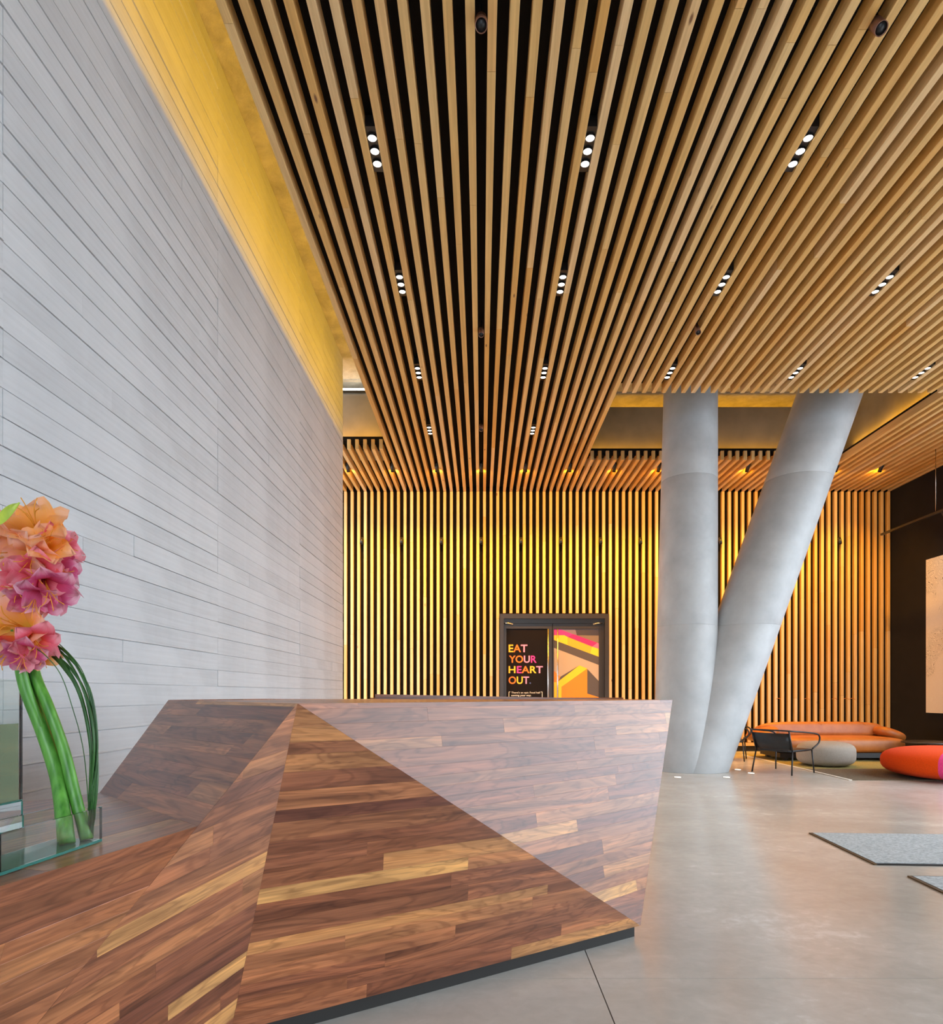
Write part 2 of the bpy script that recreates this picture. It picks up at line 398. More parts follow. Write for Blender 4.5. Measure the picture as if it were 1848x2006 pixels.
# ================================================================== COLUMNS
vc = empty('v_column', (3.40, 10.65, 0))
tag(vc, 'grey concrete V-shaped column with one upright and one leaning shaft', 'column')
def shaft(x0, r0, x1, r1):
    zs = [0, 2.33, 4.70, 7.0]
    for a, b in zip(zs, zs[1:]):
        prof = []
        n = 6; vs = []; seg = 64
        lv = [a, a+.006]+[a+(b-a)*i/n for i in range(1, n)]+[b-.006, b]
        for j, z in enumerate(lv):
            t_ = z/6.1; x = x0+(x1-x0)*t_; r_ = r0+(r1-r0)*t_
            if j in (0, len(lv)-1): r_ -= .0025
            for k in range(seg): vs.append((x+r_*math.cos(2*PI*k/seg)-3.40, r_*math.sin(2*PI*k/seg), z))
        m = len(lv)
        fs = [(i*seg+k, i*seg+(k+1) % seg, (i+1)*seg+(k+1) % seg, (i+1)*seg+k) for i in range(m-1) for k in range(seg)]
        fs += [tuple(range(seg-1, -1, -1)), tuple(range((m-1)*seg, m*seg))]
        link('shaft_section', vs, fs, 'column_concrete', vc, smooth=True)
shaft(3.325, .505, 3.41, .425); shaft(3.47, .535, 5.665, .51)

# ================================================================== DOOR
d1 = struct(box('door_1', DX0, DX1, WY-.06, WY+.12, DZ-.10, DZ, 'bronze_metal', centre=False), 'dark double door with printed glass leaves in the slatted wall')
for a, b in ((DX0, DX0+.085), (DX1-.085, DX1)): box('jamb', a, b, WY-.06, WY+.12, 0, DZ-.10, 'bronze_metal', d1, centre=False)
box('transom', DX0+.085, DX1-.085, WY+.0, WY+.10, DZ-.20, DZ-.10, 'bronze_metal', d1, centre=False)
MIDX = at_Y(1083, 1300, WY).x
LZ = DZ-.20
def leaf(x0, x1, gl0, gl1):
    lf = box('leaf', x0, gl0, WY+.02, WY+.07, .02, LZ-.004, 'bronze_metal', d1, centre=False)
    box('stile', gl1, x1, WY+.02, WY+.07, .02, LZ-.004, 'bronze_metal', lf, centre=False)
    box('top_rail', gl0, gl1, WY+.02, WY+.07, LZ-.11, LZ-.004, 'bronze_metal', lf, centre=False)
    box('bottom_rail', gl0, gl1, WY+.02, WY+.07, .02, .16, 'bronze_metal', lf, centre=False)
    return lf
gx = lambda cx: at_Y(960+cx/7.108, 1300, WY).x
gz = lambda cy: at_Y(1000, 1190+cy/7.11, WY).z
lfL = leaf(DX0+.09, MIDX-.006, gx(230), gx(800)); lfR = leaf(MIDX+.006, DX1-.09, gx(893), gx(1525))
pl = box('pane', gx(230), gx(800), WY+.035, WY+.045, .16, LZ-.11, 'door_black', lfL, centre=False)
pr_ = box('pane', gx(893), gx(1525), WY+.035, WY+.045, .16, LZ-.11, 'p_char', lfR, centre=False)
polys = [('p_tan', [(893, 560), (1520, 800), (1520, 1025), (1370, 865), (1250, 805), (985, 965), (893, 880)]),
         ('p_yel', [(893, 385), (1040, 385), (1520, 575), (1520, 685), (893, 450)]),
         ('p_or2', [(1085, 405), (1425, 540), (1405, 638), (1085, 520)]),
         ('p_mag', [(893, 300), (975, 300), (1160, 370), (1090, 410), (1040, 385), (893, 385)]),
         ('p_gp', [(975, 300), (1195, 305), (1215, 385), (1160, 370)]),
         ('p_dark', [(1195, 305), (1520, 305), (1520, 390), (1215, 385)]),
         ('p_br', [(1215, 385), (1520, 390), (1520, 500), (1500, 490)]),
         ('p_pink', [(1160, 370), (1500, 490), (1430, 545), (1090, 410)]),
         ('p_lpink', [(1500, 490), (1520, 500), (1520, 575), (1430, 545)]),
         ('p_or', [(893, 880), (985, 965), (955, 1030), (955, 1500), (893, 1500)]),
         ('p_yel', [(955, 1030), (1250, 805), (1360, 850), (1000, 1105), (1000, 1500), (955, 1500)]),
         ('p_or', [(1000, 1105), (1360, 850), (1360, 1200), (1520, 1250), (1520, 1400), (1000, 1500)]),
         ('p_yel', [(893, 1040), (930, 1040), (930, 1500), (893, 1500)])]
for i, (m, pg) in enumerate(polys):
    y = WY+.0345-.0003*i
    vs = [(gx(a), y, gz(b)) for a, b in pg]; n = len(vs)
    vs += [(x, y+.0002, z) for x, _, z in vs]
    link('print_shape', vs, [tuple(range(n)), tuple(range(2*n-1, n-1, -1))]+[(k, (k+1) % n, n+(k+1) % n, n+k) for k in range(n)], m, pr_)
def text(body, cx, cy_base, cy_top, width, mats, parent, bold=.012):
    cu = bpy.data.curves.new('lettering', 'FONT'); cu.body = body; cu.extrude = .001; cu.offset = bold; cu.size = 1; cu.space_character = 1.02
    for m in mats: cu.materials.append(MATS[m])
    tmp = bpy.data.objects.new('tmp_text', cu); C.objects.link(tmp)
    for i in range(len(body)):
        cu.body_format[i].material_index = i % len(mats)
    bpy.context.view_layer.update()
    dg = bpy.context.evaluated_depsgraph_get(); me = bpy.data.meshes.new_from_object(tmp.evaluated_get(dg))
    xs = [v.co.x for v in me.vertices]; ys = [v.co.y for v in me.vertices]
    W = gx(width)-gx(0); Hh = gz(cy_top)-gz(cy_base)
    s1 = W/(max(xs)-min(xs)); s2 = Hh/(max(ys)-min(ys))
    for v in me.vertices:
        v.co.x = (v.co.x-min(xs))*s1; v.co.y = (v.co.y-min(ys))*s2
    bpy.data.objects.remove(tmp)
    o = inst('lettering', me, parent, frame_m((gx(cx), WY+.033, gz(cy_base)), (1, 0, 0), (0, 0, 1), (0, -1, 0)))
    return o
text('EAT', 262, 622, 515, 262, ['l_yel', 'l_or', 'l_lil'], pl, .02)
text('YOUR', 268, 770, 668, 384, ['l_or', 'l_or', 'l_lil', 'l_pink'], pl, .02)
text('HEART', 262, 915, 815, 478, ['l_yel', 'l_pink', 'l_or', 'l_yel', 'l_lil'], pl, .02)
text('OUT.', 262, 1065, 960, 312, ['l_or', 'l_yel', 'l_lil', 'l_blue'], pl, .02)
text("There's an epic Food hall", 300, 1205, 1172, 400, ['l_white'], pl, .005)
text('coming your way.', 300, 1245, 1212, 278, ['l_white'], pl, .005)
for a, b, c, d_ in ((262, 270, 1172, 1275), (262, 285, 1172, 1180), (727, 735, 1172, 1275), (712, 735, 1172, 1180)):
    box('print_bracket', gx(a), gx(b), WY+.033, WY+.035, gz(d_), gz(c), 'l_white', pl, centre=False)
for cx, lf in ((810, lfL), (942, lfR)):
    tube('pull_bar', [(gx(cx), WY-.03, gz(300)), (gx(cx), WY-.03, .25)], .016, 'steel', lf)
    for zz in (gz(340), .4): tube('standoff', [(gx(cx), WY-.03, zz), (gx(cx), WY+.03, zz)], .009, 'steel', lf)
for c0, c1, lf in ((185, 320, lfL), (1565, 1430, lfR)):
    tube('door_closer', [(gx(c0), WY-.02, gz(222)), (gx((c0+c1)/2), WY-.05, gz(222)), (gx(c1), WY-.075, gz(240))], .014, 'steel', lf)

# ================================================================== LIGHT FITTINGS
def rowname(i): return ['nearest', 'second nearest', 'third', 'farthest'][i]
hb = None
rows = [(5.25, 3), (6.96, 4), (8.88, 5), (10.83, 2)]
for ri, (Y, nc) in enumerate(rows):
    for ci in range(nc):
        X = -.855+1.71*ci
        t_ = empty('triple_downlight', (X, Y, ZC+.012))
        tag(t_, f'three-lamp black downlight, {rowname(ri)} row, {ORD[ci]} from the concrete wall', 'downlight', 'triple downlights between ceiling slats')
        box('housing', -.039, .039, -.22, .22, .012, .10, 'black_metal', t_, centre=False)
        for q in (-1, 0, 1):
            lm = lathe('lamp', [(.034, .008), (.034, 0), (.030, 0)], 'lamp_white', t_, 20, Matrix.Translation((0, q*.125, .003)))
            lathe('trim_ring', [(.036, .010), (.0385, .010), (.0385, -.006), (.0345, -.006)], 'black_metal', lm, 20, caps=False)
        spot('downlight_beam', (X, Y, ZC-.03), (0, 0, -1), 45, (1, .82, .6), 80, .8, .05)
# cylinder spots hung from the gaps
def cyl_spot(name, loc, d, r, L, m, label, group, stem=None):
    o = empty(name, loc); tag(o, label, 'spotlight', group)
    q = Vector(d).to_track_quat('Z', 'Y').to_matrix().to_4x4()
    b_ = lathe('body', [(r*.75, -L*.55), (r, -L*.5), (r, L*.5), (r*.93, L*.5), (r*.88, L*.42)], m, o, 20, q)
    lathe('front_glass', [(r*.87, L*.40), (r*.87, L*.43)], 'black_metal', o, 20, q)
    if stem: tube('bracket', stem, .010, 'black_metal', o)
    return o
names = ['under the slats at the top centre of the picture', 'under the slats at the top right of the picture', 'midway along the central slat gap', 'midway back near the third column of triple lamps', 'farthest back along the central slat gap']
for i, (X, Y, m) in enumerate(((0, 4.2, 'copper'), (2.565, 4.22, 'copper'), (0, 7.8, 'copper'), (2.565, 7.75, 'copper'), (0, 10.6, 'copper'))):
    o = cyl_spot('cylinder_spotlight', (X, Y, ZC-.03), (0, -.55, -.83), .040 if i < 2 else .032, .13, m,
             'small cylinder spotlight '+names[i], 'cylinder spotlights in the ceiling', [(0, 0, 0), (0, .03, .15)])
# wall-wash spots in the strip before the back wall
for i, k in enumerate(range(-3, 10)):
    X = k*.855; Y = 12.57
    if k == -3: where = 'closest to the concrete wall'
    elif k in (5, 7): where = 'hidden behind the '+('upright' if k == 5 else 'leaning')+' column shaft'
    else: where = f'{ORD[i]} from the concrete wall'
    o = cyl_spot('wall_wash_spotlight', (X, Y, ZC+.005), (0, .62, -.78), .036, .17, 'black_metal',
                 'black spotlight in the ceiling strip before the back wall, '+where, 'wall washing spotlights', [(0, 0, 0), (0, -.02, .12)])
    spot('wash_beam', (X, Y+.08, ZC-.07), (0, 1.0, -2.7), 350, AMBER, 100, 1, .04)
    spot('wash_fill', (X, Y+.08, ZC-.03), (0, 1.0, -.5), 46, AMBER, 165, 1, .04)  # second lamp added to each fitting to brighten the wall top
# small black spots between the wall slats
idx = 0
for k in list(range(-3, 5))+[6, 9]:
    X = k*.855; Z = H+298/F*WY
    if k < 5: where = f'{ORD[k+3]} from the concrete wall'
    else: where = 'between the two column shafts' if k == 6 else 'nearest the black wall'
    o = cyl_spot('wall_spotlight', (X, WY-.03, Z), (0, -.35, -.94), .032, .14, 'black_metal', 'small black spotlight between upright wall slats, '+where, 'small spotlights on the back wall', [(0, 0, .02), (0, .13, .02)])

# linear light fittings of the coves
def led(name, x0, x1, y0, y1, z, label, m='led_white', cat='strip light'):
    o = empty(name, ((x0+x1)/2, (y0+y1)/2, z)); tag(o, label, cat, 'linear cove lights')
    a, b = (x1-x0)/2, (y1-y0)/2
    box('channel', -a, a, -b, b, -.03, 0, 'black_metal', o, centre=False)
    box('diffuser', -a+.005, a-.005, -b+.005, b-.005, .001, .04, m, o, centre=False)
    return o
led('linear_light', -3.6, -1.72, 11.93, 11.97, 6.78, 'white linear light along the top of the boxed beam beyond the concrete wall')
area('cove_beam', (-1.42, 5.4, ZC+.235), (-1, 0, 1.15), 11.5, .05, 105, (1, .53, .03), (0, 1, 0))
area('opening_beam', (4.3, 12.30, ZC+.20), (0, .25, 1), 4.6, .04, 16, AMBER)
area('opening_beam', (-2.6, 11.80, ZC+.20), (0, .25, 1), 1.7, .04, 16, AMBER)
area('slab_beam', (4.3, 13.3, 6.0), (0, -.1, 1), 4.8, .3, 45, AMBER)
area('side_beam', (6.82, 10.8, ZC+.22), (.25, 0, 1), 2.6, .04, 10, AMBER, (0, 1, 0))

# floor lights round the column foot
for i, (x, y, wh) in enumerate(((1328, 1523, 'in front of the upright shaft beside the desk'), (1424, 1523, 'in front of the leaning shaft'), (1446, 1508, 'right behind the leaning shaft foot'), (1472, 1515, 'nearest the black armchair'))):
    p = at_Z(x, y, 0); o = empty('floor_uplight', p); tag(o, 'small round white recessed floor light '+wh, 'floor light', 'floor lights around the column')
    lathe('ring', [(.062, 0), (.062, .004), (.05, .004)], 'steel', o, 20); lathe('lens', [(.049, .003), (.049, .006)], 'floor_lamp', o, 20)

# ================================================================== RECEPTION DESK
A = at_Y(583, 1378, 2.30); B = at_Y(1318, 1371, 3.90); Cc = at_Y(1255, 1813, 3.34)
E = at_Z(452, 2024, Cc.z); ZL = .85
Q = at_Z(388, 1618, ZL); R = at_Z(195, 1553, ZL)
G = at_Z(0, 1736, ZL); G2 = Q+(G-Q)*1.7
R2 = R+(at_Z(0, 1577, ZL)-R)*2.2
nF5 = (A-Q).cross(R-Q)
dP = at_Y(330, 1371, 1)-Vector((0, 0, H)); Pp = Vector((0, 0, H))+dP*((Q-Vector((0, 0, H))).dot(nF5)/dP.dot(nF5))
S = Q+(Q-A)*((Q.z-Cc.z)/(A.z-Q.z))
S2 = S+(G2-Q)*1.0
B2 = Vector((.95, 4.40, B.z)); C2 = Vector((.72, 3.95, Cc.z)); P2 = Vector((-1.25, 3.75, Pp.z)); T1 = Vector((-.72, 4.25, B.z))
desk = empty('reception_desk', ((Cc.x+E.x)/2, (Cc.y+E.y)/2+.4, 0))
tag(desk, 'faceted walnut reception desk with butcher-block staves and black toe kick', 'desk')
DI = Matrix.Translation(desk.location).inverted()
EYE = Vector((0, 0, H))
def ray_plane(x, y, o, n):
    d = at_Y(x, y, 1)-EYE; return EYE+d*((o-EYE).dot(n)/d.dot(n))
def clip(poly, a, b, c):      # keep a*x+b*y<=c
    out = []
    for i, p in enumerate(poly):
        q = poly[(i+1) % len(poly)]; dp = a*p[0]+b*p[1]-c; dq = a*q[0]+b*q[1]-c
        if dp <= 0: out.append(p)
        if dp*dq < 0: t_ = dp/(dp-dq); out.append((p[0]+(q[0]-p[0])*t_, p[1]+(q[1]-p[1])*t_))
    return out
def facet(name, pts, outward, along, wst=.054, lmin=.55, lmax=1.7, th=.010, label=None, seedv=0):
    rg = random.Random(seedv)
    n = (pts[1]-pts[0]).cross(pts[2]-pts[0]).normalized()
    if n.dot(outward) < 0: n = -n
    u = (along-n*along.dot(n)).normalized(); v = n.cross(u)
    o = pts[0]; M = frame_m(o, u, v, n)
    loc = [((p-o).dot(u), (p-o).dot(v)) for p in pts]
    ar = sum(loc[i][0]*loc[(i+1) % len(loc)][1]-loc[(i+1) % len(loc)][0]*loc[i][1] for i in range(len(loc)))
    if ar < 0: loc = loc[::-1]
    nl = len(loc)
    def push(p, m):
        x, y = p
        for _ in range(3):
            for i in range(nl):
                a, b = loc[i], loc[(i+1) % nl]; ex, ey = b[0]-a[0], b[1]-a[1]; ll = math.hypot(ex, ey)
                dd = ((x-a[0])*-ey+(y-a[1])*ex)/ll
                if dd < m: x += -ey/ll*(m-dd); y += ex/ll*(m-dd)
        return x, y
    inn = [push(p, .030) for p in loc]
    vs = [(x, y, -th-.012) for x, y in inn]+[(x, y, -th) for x, y in inn]
    panel = link(name, vs, [tuple(range(nl-1, -1, -1)), tuple(range(nl, 2*nl))]+[(k, (k+1) % nl, nl+(k+1) % nl, nl+k) for k in range(nl)], 'desk_core', desk, DI @ M)
    if label: panel['label'] = label
    y0, y1 = min(p[1] for p in loc), max(p[1] for p in loc); x0, x1 = min(p[0] for p in loc), max(p[0] for p in loc)
    y = y0
    while y < y1:
        ww = wst*rg.choice((.8, 1, 1, 1.15, 1.25)); x = x0-rg.uniform(0, lmax)
        while x < x1:
            L = rg.uniform(lmin, lmax)
            poly = [(x, y), (x+L-.0005, y), (x+L-.0005, y+ww-.0005), (x, y+ww-.0005)]
            for i in range(nl):
                a, b = loc[i], loc[(i+1) % nl]; ex, ey = b[0]-a[0], b[1]-a[1]; ll = math.hypot(ex, ey)
                if ll < 1e-6: continue
                nx, ny = ey/ll, -ex/ll
                if poly: poly = clip(poly, nx, ny, nx*a[0]+ny*a[1]-.0002)
            if len(poly) >= 3:
                cx = sum(p[0] for p in poly)/len(poly); cy = sum(p[1] for p in poly)/len(poly)
                areaP = abs(sum(poly[i][0]*poly[(i+1) % len(poly)][1]-poly[(i+1) % len(poly)][0]*poly[i][1] for i in range(len(poly))))/2
                if areaP > 2e-6:
                    k = len(poly); top = rg.uniform(-.0003, .0003)
                    vs = [(q_[0]-cx, q_[1]-cy, -th) for q_ in (push(p_, .024) for p_ in poly)]+[(px-cx, py-cy, top) for px, py in poly]
                    fs = [tuple(range(k-1, -1, -1)), tuple(range(k, 2*k))]+[(i, (i+1) % k, k+(i+1) % k, k+i) for i in range(k)]
                    link('stave', vs, fs, 'walnut', panel, Matrix.Translation((cx, cy, 0)))
            x += L
        y += ww
    return panel
nF1 = (G2-Q).cross(S-Q); nF2 = (A-E).cross(S-E)
def along_px(p0, p1, o, n): return ray_plane(*p1, o, n)-ray_plane(*p0, o, n)
TOV = Vector((.4, -1, .3))
facet('front_facet', [A, E, Cc], TOV, Cc-E, seedv=1)
facet('right_facet', [A, Cc, B], TOV, B-A, wst=.056, seedv=2, label='right facet with pale lavender sheen')
facet('left_facet', [A, S, E], TOV, along_px((308, 1712), (533, 1608), Q, nF2), seedv=3)
facet('counter_front', [Q, G2, S2, S], TOV, G-Q, seedv=4)
facet('sloping_top', [Pp, A, Q, R], Vector((0, 0, 1)), Q-R, wst=.062, seedv=5)
facet('low_counter', [R, Q, G2, R2], Vector((0, 0, 1)), Q-G, wst=.07, seedv=6)
facet('high_counter', [A, B, B2, T1, P2, Pp], Vector((0, 0, 1)), B-A, wst=.07, lmin=.8, lmax=2, seedv=8)
facet('side_facet', [B, Cc, C2, B2], Vector((1, .2, 0)), C2-Cc, wst=.07, seedv=9)
# rear upstand of the high counter
u0 = at_Y(735, 1360, 4.2); u1 = at_Y(1192, 1368.5, 4.2); zt = A.z-.002
vs = [(u0.x, 4.2, zt), (u1.x, 4.2, zt), (u1.x, 4.2, u1.z), (u0.x, 4.2, u0.z)]; vs += [(x, y+.03, z) for x, y, z in vs]
link('upstand', vs, [(0, 1, 2, 3), (7, 6, 5, 4), (0, 4, 5, 1), (1, 5, 6, 2), (2, 6, 7, 3), (3, 7, 4, 0)], 'walnut', desk, DI.copy())
# black toe kick
nb = Vector((Cc.y-E.y, -(Cc.x-E.x), 0)).normalized()
k0 = Cc-nb*.03+(E-Cc).normalized()*.012; k1 = E-nb*.03; k2 = S-Vector((.04, 0, 0)); k3 = S2-Vector((.04, 0, 0)); k4 = C2-Vector((.03, 0, 0))
base = [k4, k0, k1, k2, k3, Vector((R2.x, R2.y, 0)), Vector((P2.x, P2.y, 0))]; n = len(base)
vs = [(p.x, p.y, 0) for p in base]+[(p.x, p.y, Cc.z+.004) for p in base]
link('toe_kick', vs, [tuple(range(n)), tuple(range(2*n-1, n-1, -1))]+[(k, (k+1) % n, n+(k+1) % n, n+k) for k in range(n)], 'toe_black', desk, DI.copy())
# back of the desk so that it is closed from the rear
for nm, pts in (('rear_panel', [P2, T1, Vector((T1.x, T1.y, .06)), Vector((P2.x, P2.y, .06))]), ('rear_panel', [T1, B2, C2, Vector((T1.x, T1.y, .06))]),
                ('wall_side_panel', [Pp, P2, Vector((P2.x, P2.y, .06)), Vector((R.x, R.y, .06)), R]), ('wall_side_panel', [R, R2, Vector((R2.x, R2.y, .06)), Vector((R.x, R.y, .06))])):
    nn = (pts[1]-pts[0]).cross(pts[2]-pts[0]).normalized(); nn = nn if nn.dot(Vector((-.3, 1, 0))) > 0 else -nn
    m = len(pts); vs = [tuple(p-nn*.03) for p in pts]+[tuple(p-nn*.012) for p in pts]
    link(nm, vs, [tuple(range(m)), tuple(range(2*m-1, m-1, -1))]+[(k, (k+1) % m, m+(k+1) % m, m+k) for k in range(m)], 'walnut', desk, DI.copy())

# ================================================================== GLASS ON THE LOW COUNTER
def glass_box(name, o, ux, uy, a, b, h, th, label, cat, floor_th):
    # o: corner on the counter; ux, uy unit vectors; panes are separate parts
    M = frame_m(o, ux, uy, (0, 0, 1)); e = empty(name); e.matrix_local = M; tag(e, label, cat)
    if floor_th < .02: box('base_pane', 0, a, 0, b, 0, floor_th, 'glass_edge', e, centre=False)
    else:
        box('base_block', .0005, a-.0005, .0005, b-.0005, .001, floor_th-.0055, 'glass', e, centre=False)
        for z_ in (floor_th-.005,): box('base_edge', 0, a, 0, b, z_, z_+.0045, 'glass_edge', e, centre=False)
        for x_ in (0, a-.004): box('base_edge', x_-.0005, x_+.004, -.0015, .0003, 0, floor_th-.0055, 'glass_edge', e, centre=False)
    box('side_pane', 0, a, 0, th, floor_th+.0003, h, 'glass', e, centre=False); box('side_pane', 0, a, b-th, b, floor_th+.0003, h, 'glass', e, centre=False)
    box('end_pane', 0, th, th+.0003, b-th-.0003, floor_th+.0003, h, 'glass', e, centre=False); box('end_pane', a-th, a, th+.0003, b-th-.0003, floor_th+.0003, h, 'glass', e, centre=False)
    for x_ in (0, a-th):
        for y_ in (0, b-th): box('glass_corner', x_, x_+th, y_, y_+th, h, h+.0015, 'glass_edge', e, centre=False)
    return e
t0 = at_Z(1, 1716, ZL+.001); t1 = at_Z(200, 1648, ZL+.001)
tx = (t1-t0).normalized(); ty = Vector((-tx.y, tx.x, 0))
tray = glass_box('glass_tray', t0, tx, ty, (t1-t0).length, .13, .092, .006, 'low clear glass trough with green edges on the low counter', 'glass tray', .007)
v1 = at_Z(44, 1622, ZL+.001)
vz = empty('glass_vase')
vs_o = v1-ty*0
e = glass_box('tall_glass_vase', v1-tx*.20, tx, ty, .20, .14, .44, .007, 'tall rectangular glass vase half filled with water, at the left edge', 'vase', .085)
bpy.data.objects.remove(vz)
box('water', .0085, .1915, .0085, .1315, .0855, .31, 'water', e, centre=False)
tube('cut_stem', [(.10, .07, .09), (.13, .06, .30)], .011, 'bud_green', e)

# ================================================================== FLOWERS
def petal_mesh(name, L, W, flare, mat, rufl=.004, sd=0):
    rg = random.Random(sd); vs, uv, fs = [], [], []; nu, nv = 9, 7
    ph = rg.uniform(0, 6)
    for i in range(nu):
        s = i/(nu-1)
        rad = .006+flare*(s**1.35); hh = L*(s-.42*s**3.2*(flare/.07))
        wd = W*(math.sin(PI*min(1, .10+.90*s))**.75 if s < .98 else .0)
        wd = W*max(.10*(1-s), (math.sin(PI*(s**.85)))**.7 if 0 < s < 1 else .0)+.001
        for j in range(nv):
            q = -1+2*j/(nv-1)
            cup = -.010*(1-q*q)*s+rufl*math.sin(ph+9*s+5*q)*abs(q)*s*1.6
            vs.append((rad+cup*.6, q*wd, hh+cup)); uv.append((s, q*.5+.5))
    for i in range(nu-1):
        for j in range(nv-1): fs.append((i*nv+j, i*nv+j+1, (i+1)*nv+j+1, (i+1)*nv+j))
    me = bpy.data.meshes.new(name); me.from_pydata(vs, [], fs); me.materials.append(MATS[mat])
    ul = me.uv_layers.new(name='UVMap')
    for lp in me.loops: ul.data[lp.index].uv = uv[lp.vertex_index]
    for p_ in me.polygons: p_.use_smooth = True
    return me
PM = {m: [petal_mesh('petal', .125, .042, .082, m, .007, s) for s in range(3)] for m in ('petal_orange', 'petal_peach', 'petal_pink', 'petal_magenta')}
stv, stf = tube_data(spline([(0, 0, .01), (.004, 0, .06), (.014, 0, .10), (.030, 0, .118)], 4), .0012, 5)
def bloom(parent, node, pos, d, mat, scale=1.0, roll=0):
    d = Vector(d).normalized()
    q = d.to_track_quat('Z', 'Y').to_matrix().to_4x4() @ Matrix.Rotation(roll, 4, 'Z')
    base = Vector(pos)-d*.07*scale
    PI_ = Matrix.Translation(parent.location).inverted()
    vs, fs = tube_data(spline([node, (Vector(node)+base)/2+Vector((0, 0, .006)), base], 4), .006, 6)
    fl_ = link('flower', vs, fs, 'stem_green', parent, PI_, True)
    for k in range(6):
        sc_ = scale*random.uniform(.93, 1.07)
        m = Matrix.Translation(base) @ q @ Matrix.Rotation(PI/3*k+random.uniform(-.08, .08), 4, 'Z') @ Matrix.Scale(sc_*(1 if k % 2 else .95), 4)
        inst('petal', random.choice(PM[mat]), fl_, m)
    for k in range(5):
        m = Matrix.Translation(base) @ q @ Matrix.Rotation(1.2*k+.4, 4, 'Z') @ Matrix.Scale(scale, 4)
        if k == 0: sm = link('stamen', stv, stf, 'petal_pink', fl_, m, True).data
        else: inst('stamen', sm, fl_, m)
    return fl_
YF = 1.70
def fp(x, y, dy=0): return at_Y(x, y, YF+dy)
LT = (t1-t0).length
def tp(a, b): p_ = t0+tx*(LT-a)+ty*b; p_.z = ZL+.0115; return p_
stems = [
 ('orange amaryllis stem with the topmost blooms, standing in the glass trough', tp(.075, .045), [(112, 1520, .05), (80, 1420, .06), (52, 1330, .07), (38, 1220, .07), (35, 1110, .06)], .019, [
   ((66, 1020), (.2, -.75, .6), 'petal_orange', 1.05), ((118, 1072), (.85, -.4, -.1), 'petal_pink', .8), ((22, 1085), (-.3, -.75, -.45), 'petal_peach', 1.05), ((-40, 1030), (-.8, -.5, .2), 'petal_orange', 1.0),
   ((92, 1062), (.6, -.65, .3), 'petal_orange', .72), ((60, 1096), (.2, -.8, -.5), 'petal_peach', .85)]),
 ('magenta amaryllis stem bending right in the middle of the bunch', tp(.026, .028), [(147, 1560, .05), (125, 1470, .06), (95, 1385, .06), (66, 1310, .07), (55, 1200, .08), (52, 1130, .08)], .016, [
   ((114, 1120), (.85, -.35, -.45), 'petal_magenta', .8), ((96, 1160), (.55, -.5, -.7), 'petal_magenta', .9), ((40, 1150), (.0, -.8, -.5), 'petal_pink', .85), ((-30, 1160), (-.9, -.3, -.2), 'petal_pink', 1.0),
   ((72, 1125), (.3, -.8, -.4), 'petal_pink', .8), ((66, 1180), (.2, -.6, -.8), 'petal_magenta', .8)]),
 ('peach amaryllis stem with the lowest drooping blooms', tp(.045, .075), [(115, 1540, .07), (85, 1440, .06), (50, 1350, .04), (35, 1280, .03)], .018, [
   ((24, 1222), (.0, -.95, .12), 'petal_peach', 1.12), ((72, 1262), (.6, -.55, -.5), 'petal_pink', .75), ((80, 1284), (.75, -.3, -.55), 'petal_orange', .66), ((10, 1282), (-.3, -.6, -.7), 'petal_pink', .85), ((-45, 1230), (-.8, -.5, 0), 'petal_peach', 1.0),
   ((45, 1285), (.2, -.7, -.7), 'petal_magenta', .7)]),
]
for lab, foot, path, rad, blooms in stems:
    pts = [foot]+[fp(x, y, d) for x, y, d in path]
    e = empty('amaryllis', pts[0]); tag(e, lab, 'flower', 'cut amaryllis in the glass trough')
    I_ = Matrix.Translation(pts[0]).inverted()
    sp = spline(pts, 6); vs, fs = tube_data(sp, [rad*(1-.25*i/len(sp)) for i in range(len(sp))], 12); link('stem', vs, fs, 'stem_green', e, I_, True)
    for (x, y), d, m, s_ in blooms: bloom(e, pts[-1], fp(x, y, -.03 if d[1] < -.4 else .02), d, m, s_, random.uniform(0, 1))
    # spathe leaf
    if 'topmost' in lab:
        vsl, fsl = [], []
        for i in range(8):
            s = i/7; c_ = fp(-12+52*s, 1025-40*s, -.09); wv_ = .018*math.sin(PI*(.15+.85*s))
            vsl += [(c_.x, c_.y, c_.z-wv_), (c_.x, c_.y-.006, c_.z), (c_.x, c_.y, c_.z+wv_)]
        for i in range(7):
            for j in range(2): fsl.append((i*3+j, i*3+j+1, i*3+j+4, i*3+j+3))
        link('spathe', vsl, fsl, 'bud_green', e, I_, True)
gr = tp(.016, .022)
ge = empty('bear_grass', gr); tag(ge, 'bundle of thin dark green grass blades arching beside the amaryllis', 'grass bundle')
GI = Matrix.Translation(gr).inverted(); rg = random.Random(4)
for i in range(13):
    j = rg.uniform(-1, 1); k = rg.uniform(-1, 1)
    pth = [(184+6*j, 1638, .03), (183+6*j+3*k, 1550, .03), (182+9*k, 1450, .03+.02*j), (165+14*k, 1360, .03), (132+16*k, 1300-8*j, .04), (100+10*k, 1270-10*j, .05), (70, 1255, .05)]
    if i == 0: pth = [(180, 1638, .03), (165, 1480, .0), (140, 1380, -.02), (118, 1320, -.03), (90, 1285, -.04), (70, 1270, -.03)]
    if i == 1: pth = [(186, 1638, .03), (190, 1480, .03), (184, 1400, .03), (168, 1330, .03), (140, 1285, .04), (80, 1230, .05)]
    pp = [fp(*q) for q in pth]; pp[0] = tp(.014+.003*rg.random(), .020+.012*rg.random())
    tube('blade', spline(pp, 6), .0012 if i < 2 else rg.uniform(.0022, .0042), 'grass_green', ge, 6, True, GI)
